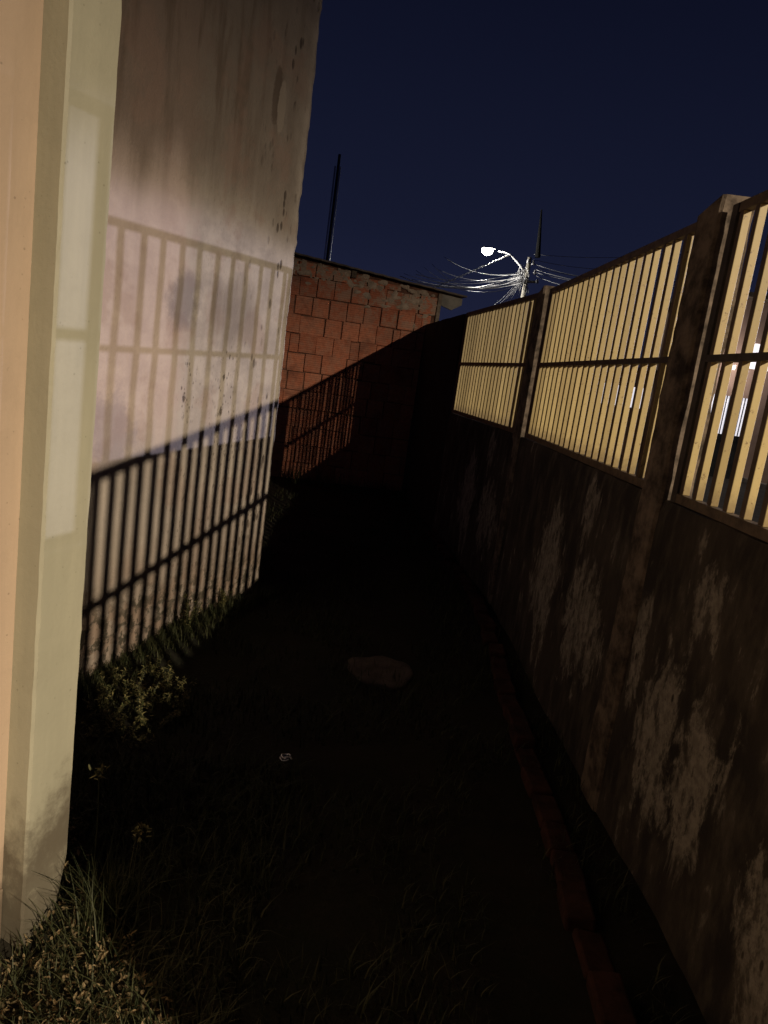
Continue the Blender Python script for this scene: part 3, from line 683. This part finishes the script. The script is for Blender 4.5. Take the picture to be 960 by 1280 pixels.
def inside(x, y):
    if y > 10.6: return False
    if y < 5.2 and y > 2.1 and x < wallx(y) + 0.01: return False
    if y <= 2.1 and x < CRt.x + (y - CRt.y) * math.tan(W_ANG) + 0.0: return False
    return x < 1.05 - max(0, y - 5.7) * 0.14
gr = MB()
for k in range(26000):
    y = random.uniform(0.9, 10.4) ** 1.0; y = 0.9 + (y - 0.9) * random.random() ** 0.5 if random.random() < 0.5 else y
    x = random.uniform(-1.9, 1.05)
    if not inside(x, y): continue
    n_ = noise.noise(Vector((x * 2.2, y * 2.2, 5)))
    if n_ < -0.25 + 0.3 * random.random(): continue
    h = random.uniform(0.03, 0.09) * (1 + max(0, n_))
    blade(gr, x, y, gz(x, y) - 0.005, h, random.uniform(0.1, 1.1), random.uniform(0, 6.28), random.uniform(0.004, 0.008), random.random())
# thicker grass along the walls and in the foreground patch
for k in range(9000):
    if random.random() < 0.45:
        y = random.uniform(2.4, 5.3); x = wallx(y) + abs(random.gauss(0, 0.10)) + 0.01; h = random.uniform(0.03, 0.11)
    else:
        y = random.uniform(1.2, 2.9); x = random.uniform(-1.35, -0.2); h = random.uniform(0.03, 0.13)
    if not inside(x, y): continue
    blade(gr, x, y, gz(x, y) - 0.005, h, random.uniform(0.1, 1.3), random.uniform(0, 6.28), random.uniform(0.004, 0.008), random.random())
for k in range(500):
    y = 10.70 - random.random() * 0.5; x = random.uniform(-1.6, 0.3)
    blade(gr, x, y, gz(x, y), random.uniform(0.08, 0.28), random.uniform(0.1, 0.9), random.uniform(0, 6.28), 0.01, random.random())
tag(gr.build('grass', GRASS), 'rough grass covering the floor of the alley', 'grass', kind='stuff')
dl = MB()
for k in range(6500):
    y = random.uniform(1.1, 2.4); x = random.uniform(-1.4, -0.15)
    if not inside(x, y) or x > -0.94 + (2.3 - y) * 0.81 + 0.04: continue
    leaf(dl, Vector((x, y, gz(x, y) + random.uniform(0.0, 0.06))), random.uniform(0.010, 0.032), random.uniform(0.004, 0.011), random.uniform(0, 6.28), random.uniform(-0.6, 1.1), random.random())
tag(dl.build('leaf_litter', DRY), 'dry curled leaves and stalks strewn among the grass by the pilaster', 'leaf litter', kind='stuff')

def weed(x, y, r, h, n, label, group, mat=LEAF):
    root = empty('weed', (x, y, gz(x, y))); tag(root, label, 'weed', group)
    st = MB(); lf = MB()
    for k in range(n):
        az = random.uniform(0, 6.28); rr = r * random.random() ** 0.6; hh = h * random.uniform(0.5, 1.0)
        tip = Vector((math.cos(az) * rr, math.sin(az) * rr, hh)); base = Vector((math.cos(az) * rr * 0.2, math.sin(az) * rr * 0.2, -0.02))
        mid = base.lerp(tip, 0.5) + Vector((0, 0, hh * 0.15))
        pts = [base.lerp(mid, t / 4).lerp(mid.lerp(tip, t / 4), t / 4) for t in range(5)]
        st.tube(pts, [0.003, 0.0026, 0.0022, 0.0018, 0.001], 4)
        for j in range(24):
            t = 0.25 + 0.75 * random.random(); p = base.lerp(mid, t).lerp(mid.lerp(tip, t), t)
            leaf(lf, p, random.uniform(0.008, 0.028), random.uniform(0.004, 0.011), random.uniform(0, 6.28), random.uniform(-0.5, 0.9), random.random())
    st.build('stem', GRASS, root); lf.build('foliage', mat, root)
    return root
G1 = 'leafy weeds crowded at the foot of the plaster wall'; T1 = 'leafy weed in the lit clump between the pilaster and the plaster wall foot'
for (x, y, r_, h, n) in [(-1.28, 3.46, .12, .13, 12), (-1.16, 3.54, .13, .15, 12), (-1.20, 3.30, .12, .13, 11), (-1.06, 3.38, .13, .14, 11), (-1.00, 3.56, .12, .16, 11), (-1.06, 3.14, .12, .13, 10), (-0.93, 3.20, .11, .12, 9), (-1.30, 3.62, .08, .12, 9), (-0.90, 3.44, .10, .16, 9), (-0.94, 2.98, .10, .10, 8), (-1.12, 3.74, .09, .14, 8), (-0.84, 3.30, .09, .10, 7), (-1.16, 3.12, .10, .09, 8)]:
    weed(x, y, r_, h, n, T1, G1)
weed(wallx(4.28) + 0.10, 4.28, .12, .26, 12, 'small bushy weed against the middle of the striped plaster wall foot', G1)
weed(wallx(4.68) + 0.07, 4.68, .08, .17, 9, 'smaller weed beyond the bushy one, at the plaster wall foot near the corner', G1)
weed(-1.32, 10.3, .16, .34, 12, 'tufted weed at the foot of the brick house by the plaster corner', G1)
def seedstem(x, y, h, lx, label):
    root = empty('seed_stalk', (x, y, gz(x, y))); tag(root, label, 'weed', 'tall seed stalks by the pilaster')
    b = MB(); pts = [Vector((lx * t * t, 0.02 * math.sin(t * 3), h * t)) for t in [k / 8 for k in range(9)]]
    b.tube(pts, [0.0028 - 0.0002 * k for k in range(9)], 5); b.build('stalk', GRASS, root)
    l = MB()
    for k in range(26): leaf(l, pts[-1] + Vector((random.gauss(0, 0.012), random.gauss(0, 0.012), random.gauss(0, 0.012))), random.uniform(0.010, 0.026), 0.007, random.uniform(0, 6.28), random.uniform(-0.5, 1.2), random.random())
    l.build('seed_head', LEAF, root)
pA = at(117, 1105, 2.02); seedstem(-0.76, 2.06, 0.47, 0.0, 'tall thin stalk with green seed head, closest to the pilaster edge')
seedstem(-0.57, 1.93, 0.36, -0.01, 'shorter thin stalk with small seed head, right of the taller one')
tf = MB(); 
for k in range(260):
    a = random.uniform(0, 6.28); rr = abs(random.gauss(0, 0.07)); x = -0.68 + rr * math.cos(a); y = 1.98 + rr * math.sin(a)
    blade(tf, x, y, gz(x, y) - 0.01, random.uniform(0.10, 0.28), random.uniform(0.05, 0.8), random.uniform(0, 6.28), 0.006, random.random())
tag(tf.build('grass_tuft', GRASS), 'tuft of long upright grass beside the foot of the pilaster', 'grass tuft')
# dark shrub across the street, seen low through the railing
def shrub(x, y, r, h, label):
    root = empty('shrub', (x, y, 0)); tag(root, label, 'shrub', 'dark shrubs on the verge')
    l = MB(); s = MB()
    for k in range(9):
        a = random.uniform(0, 6.28); s.tube([(0, 0, -0.02), (math.cos(a) * r * .5, math.sin(a) * r * .5, h * .8)], [0.012, 0.004], 5)
    for k in range(900):
        a = random.uniform(0, 6.28); rr = r * random.random() ** 0.5; z = h * random.random() ** 0.8
        leaf(l, Vector((math.cos(a) * rr, math.sin(a) * rr, z * (1 - 0.4 * (rr / r)))), 0.07, 0.03, random.uniform(0, 6.28), random.uniform(-0.6, 0.9), random.random())
    s.build('stem', WOOD, root); l.build('foliage', DARKLEAF, root)
for (u, v, Y, lab) in [(745, 560, 9, 'dark shrub seen low through the middle railing panel, left one'), (790, 560, 8.2, 'dark shrub seen low through the middle railing panel, beside the near pillar'), (770, 545, 10.5, 'small dark shrub behind the others beyond the middle railing panel')]:
    p = at(u, v, Y); shrub(p.x, Y, 0.45, 0.95, lab)

# ------------------------------------------------------------ small things on the ground
def stone(cx, cy, rx, ry, h, name, label, cat, mat, rz=0.2):
    b = MB(); n = 26; V = []; F = []
    rad = [1 + 0.30 * noise.noise(Vector((math.cos(2 * math.pi * k / n) * 1.5, math.sin(2 * math.pi * k / n) * 1.5, 3))) for k in range(n)]
    rings = [(1.0, -0.03), (1.02, h * 0.5), (0.97, h * 0.9), (0.85, h), (0.4, h * 1.02)]
    for s_, z in rings:
        for k in range(n): a = 2 * math.pi * k / n; V.append((rx * s_ * rad[k] * math.cos(a), ry * s_ * rad[k] * math.sin(a), z + 0.004 * noise.noise(Vector((k, s_ * 5, 1)))))
    for i in range(len(rings) - 1):
        for k in range(n): F.append((i * n + k, i * n + (k + 1) % n, (i + 1) * n + (k + 1) % n, (i + 1) * n + k))
    F.append(tuple(range((len(rings) - 1) * n, len(rings) * n))); F.append(tuple(range(n))[::-1])
    b.add(V, F); o = b.build(name, mat, smooth=True); o.location = (cx, cy, gz(cx, cy)); o.rotation_euler = (0, 0, rz); tag(o, label, cat)
    return o
stone(0.11, 4.06, 0.20, 0.20, 0.022, 'stone_slab', 'flat pale slab lying alone in the dark middle of the alley', 'slab', simple('pale_slab', (0.10, 0.078, 0.062), 0.9, var=0.35, scale=10, bump=0.4), 0.1)
FOIL = simple('crumpled_foil', (0.85, 0.87, 0.9), 0.18, 1.0, var=0.05, bump=0.6, bs=60, bd=0.01)
b = MB()
R_ = 0.024
for k in range(2):
    b.tube([(R_ * math.cos(t * 0.5) * (1 - .2 * k), R_ * 0.7 * math.sin(t * 0.5), 0.012 + 0.012 * k + 0.003 * math.sin(t * 1.3)) for t in range(12)], 0.0045, 6)
p = Vector((-0.27, 2.90, 0)); fo = b.build('foil_scrap', FOIL, smooth=True); fo.location = (p.x, p.y, gz(p.x, p.y) + 0.03); tag(fo, 'tiny shiny curl of foil glinting on the dark ground', 'foil scrap')
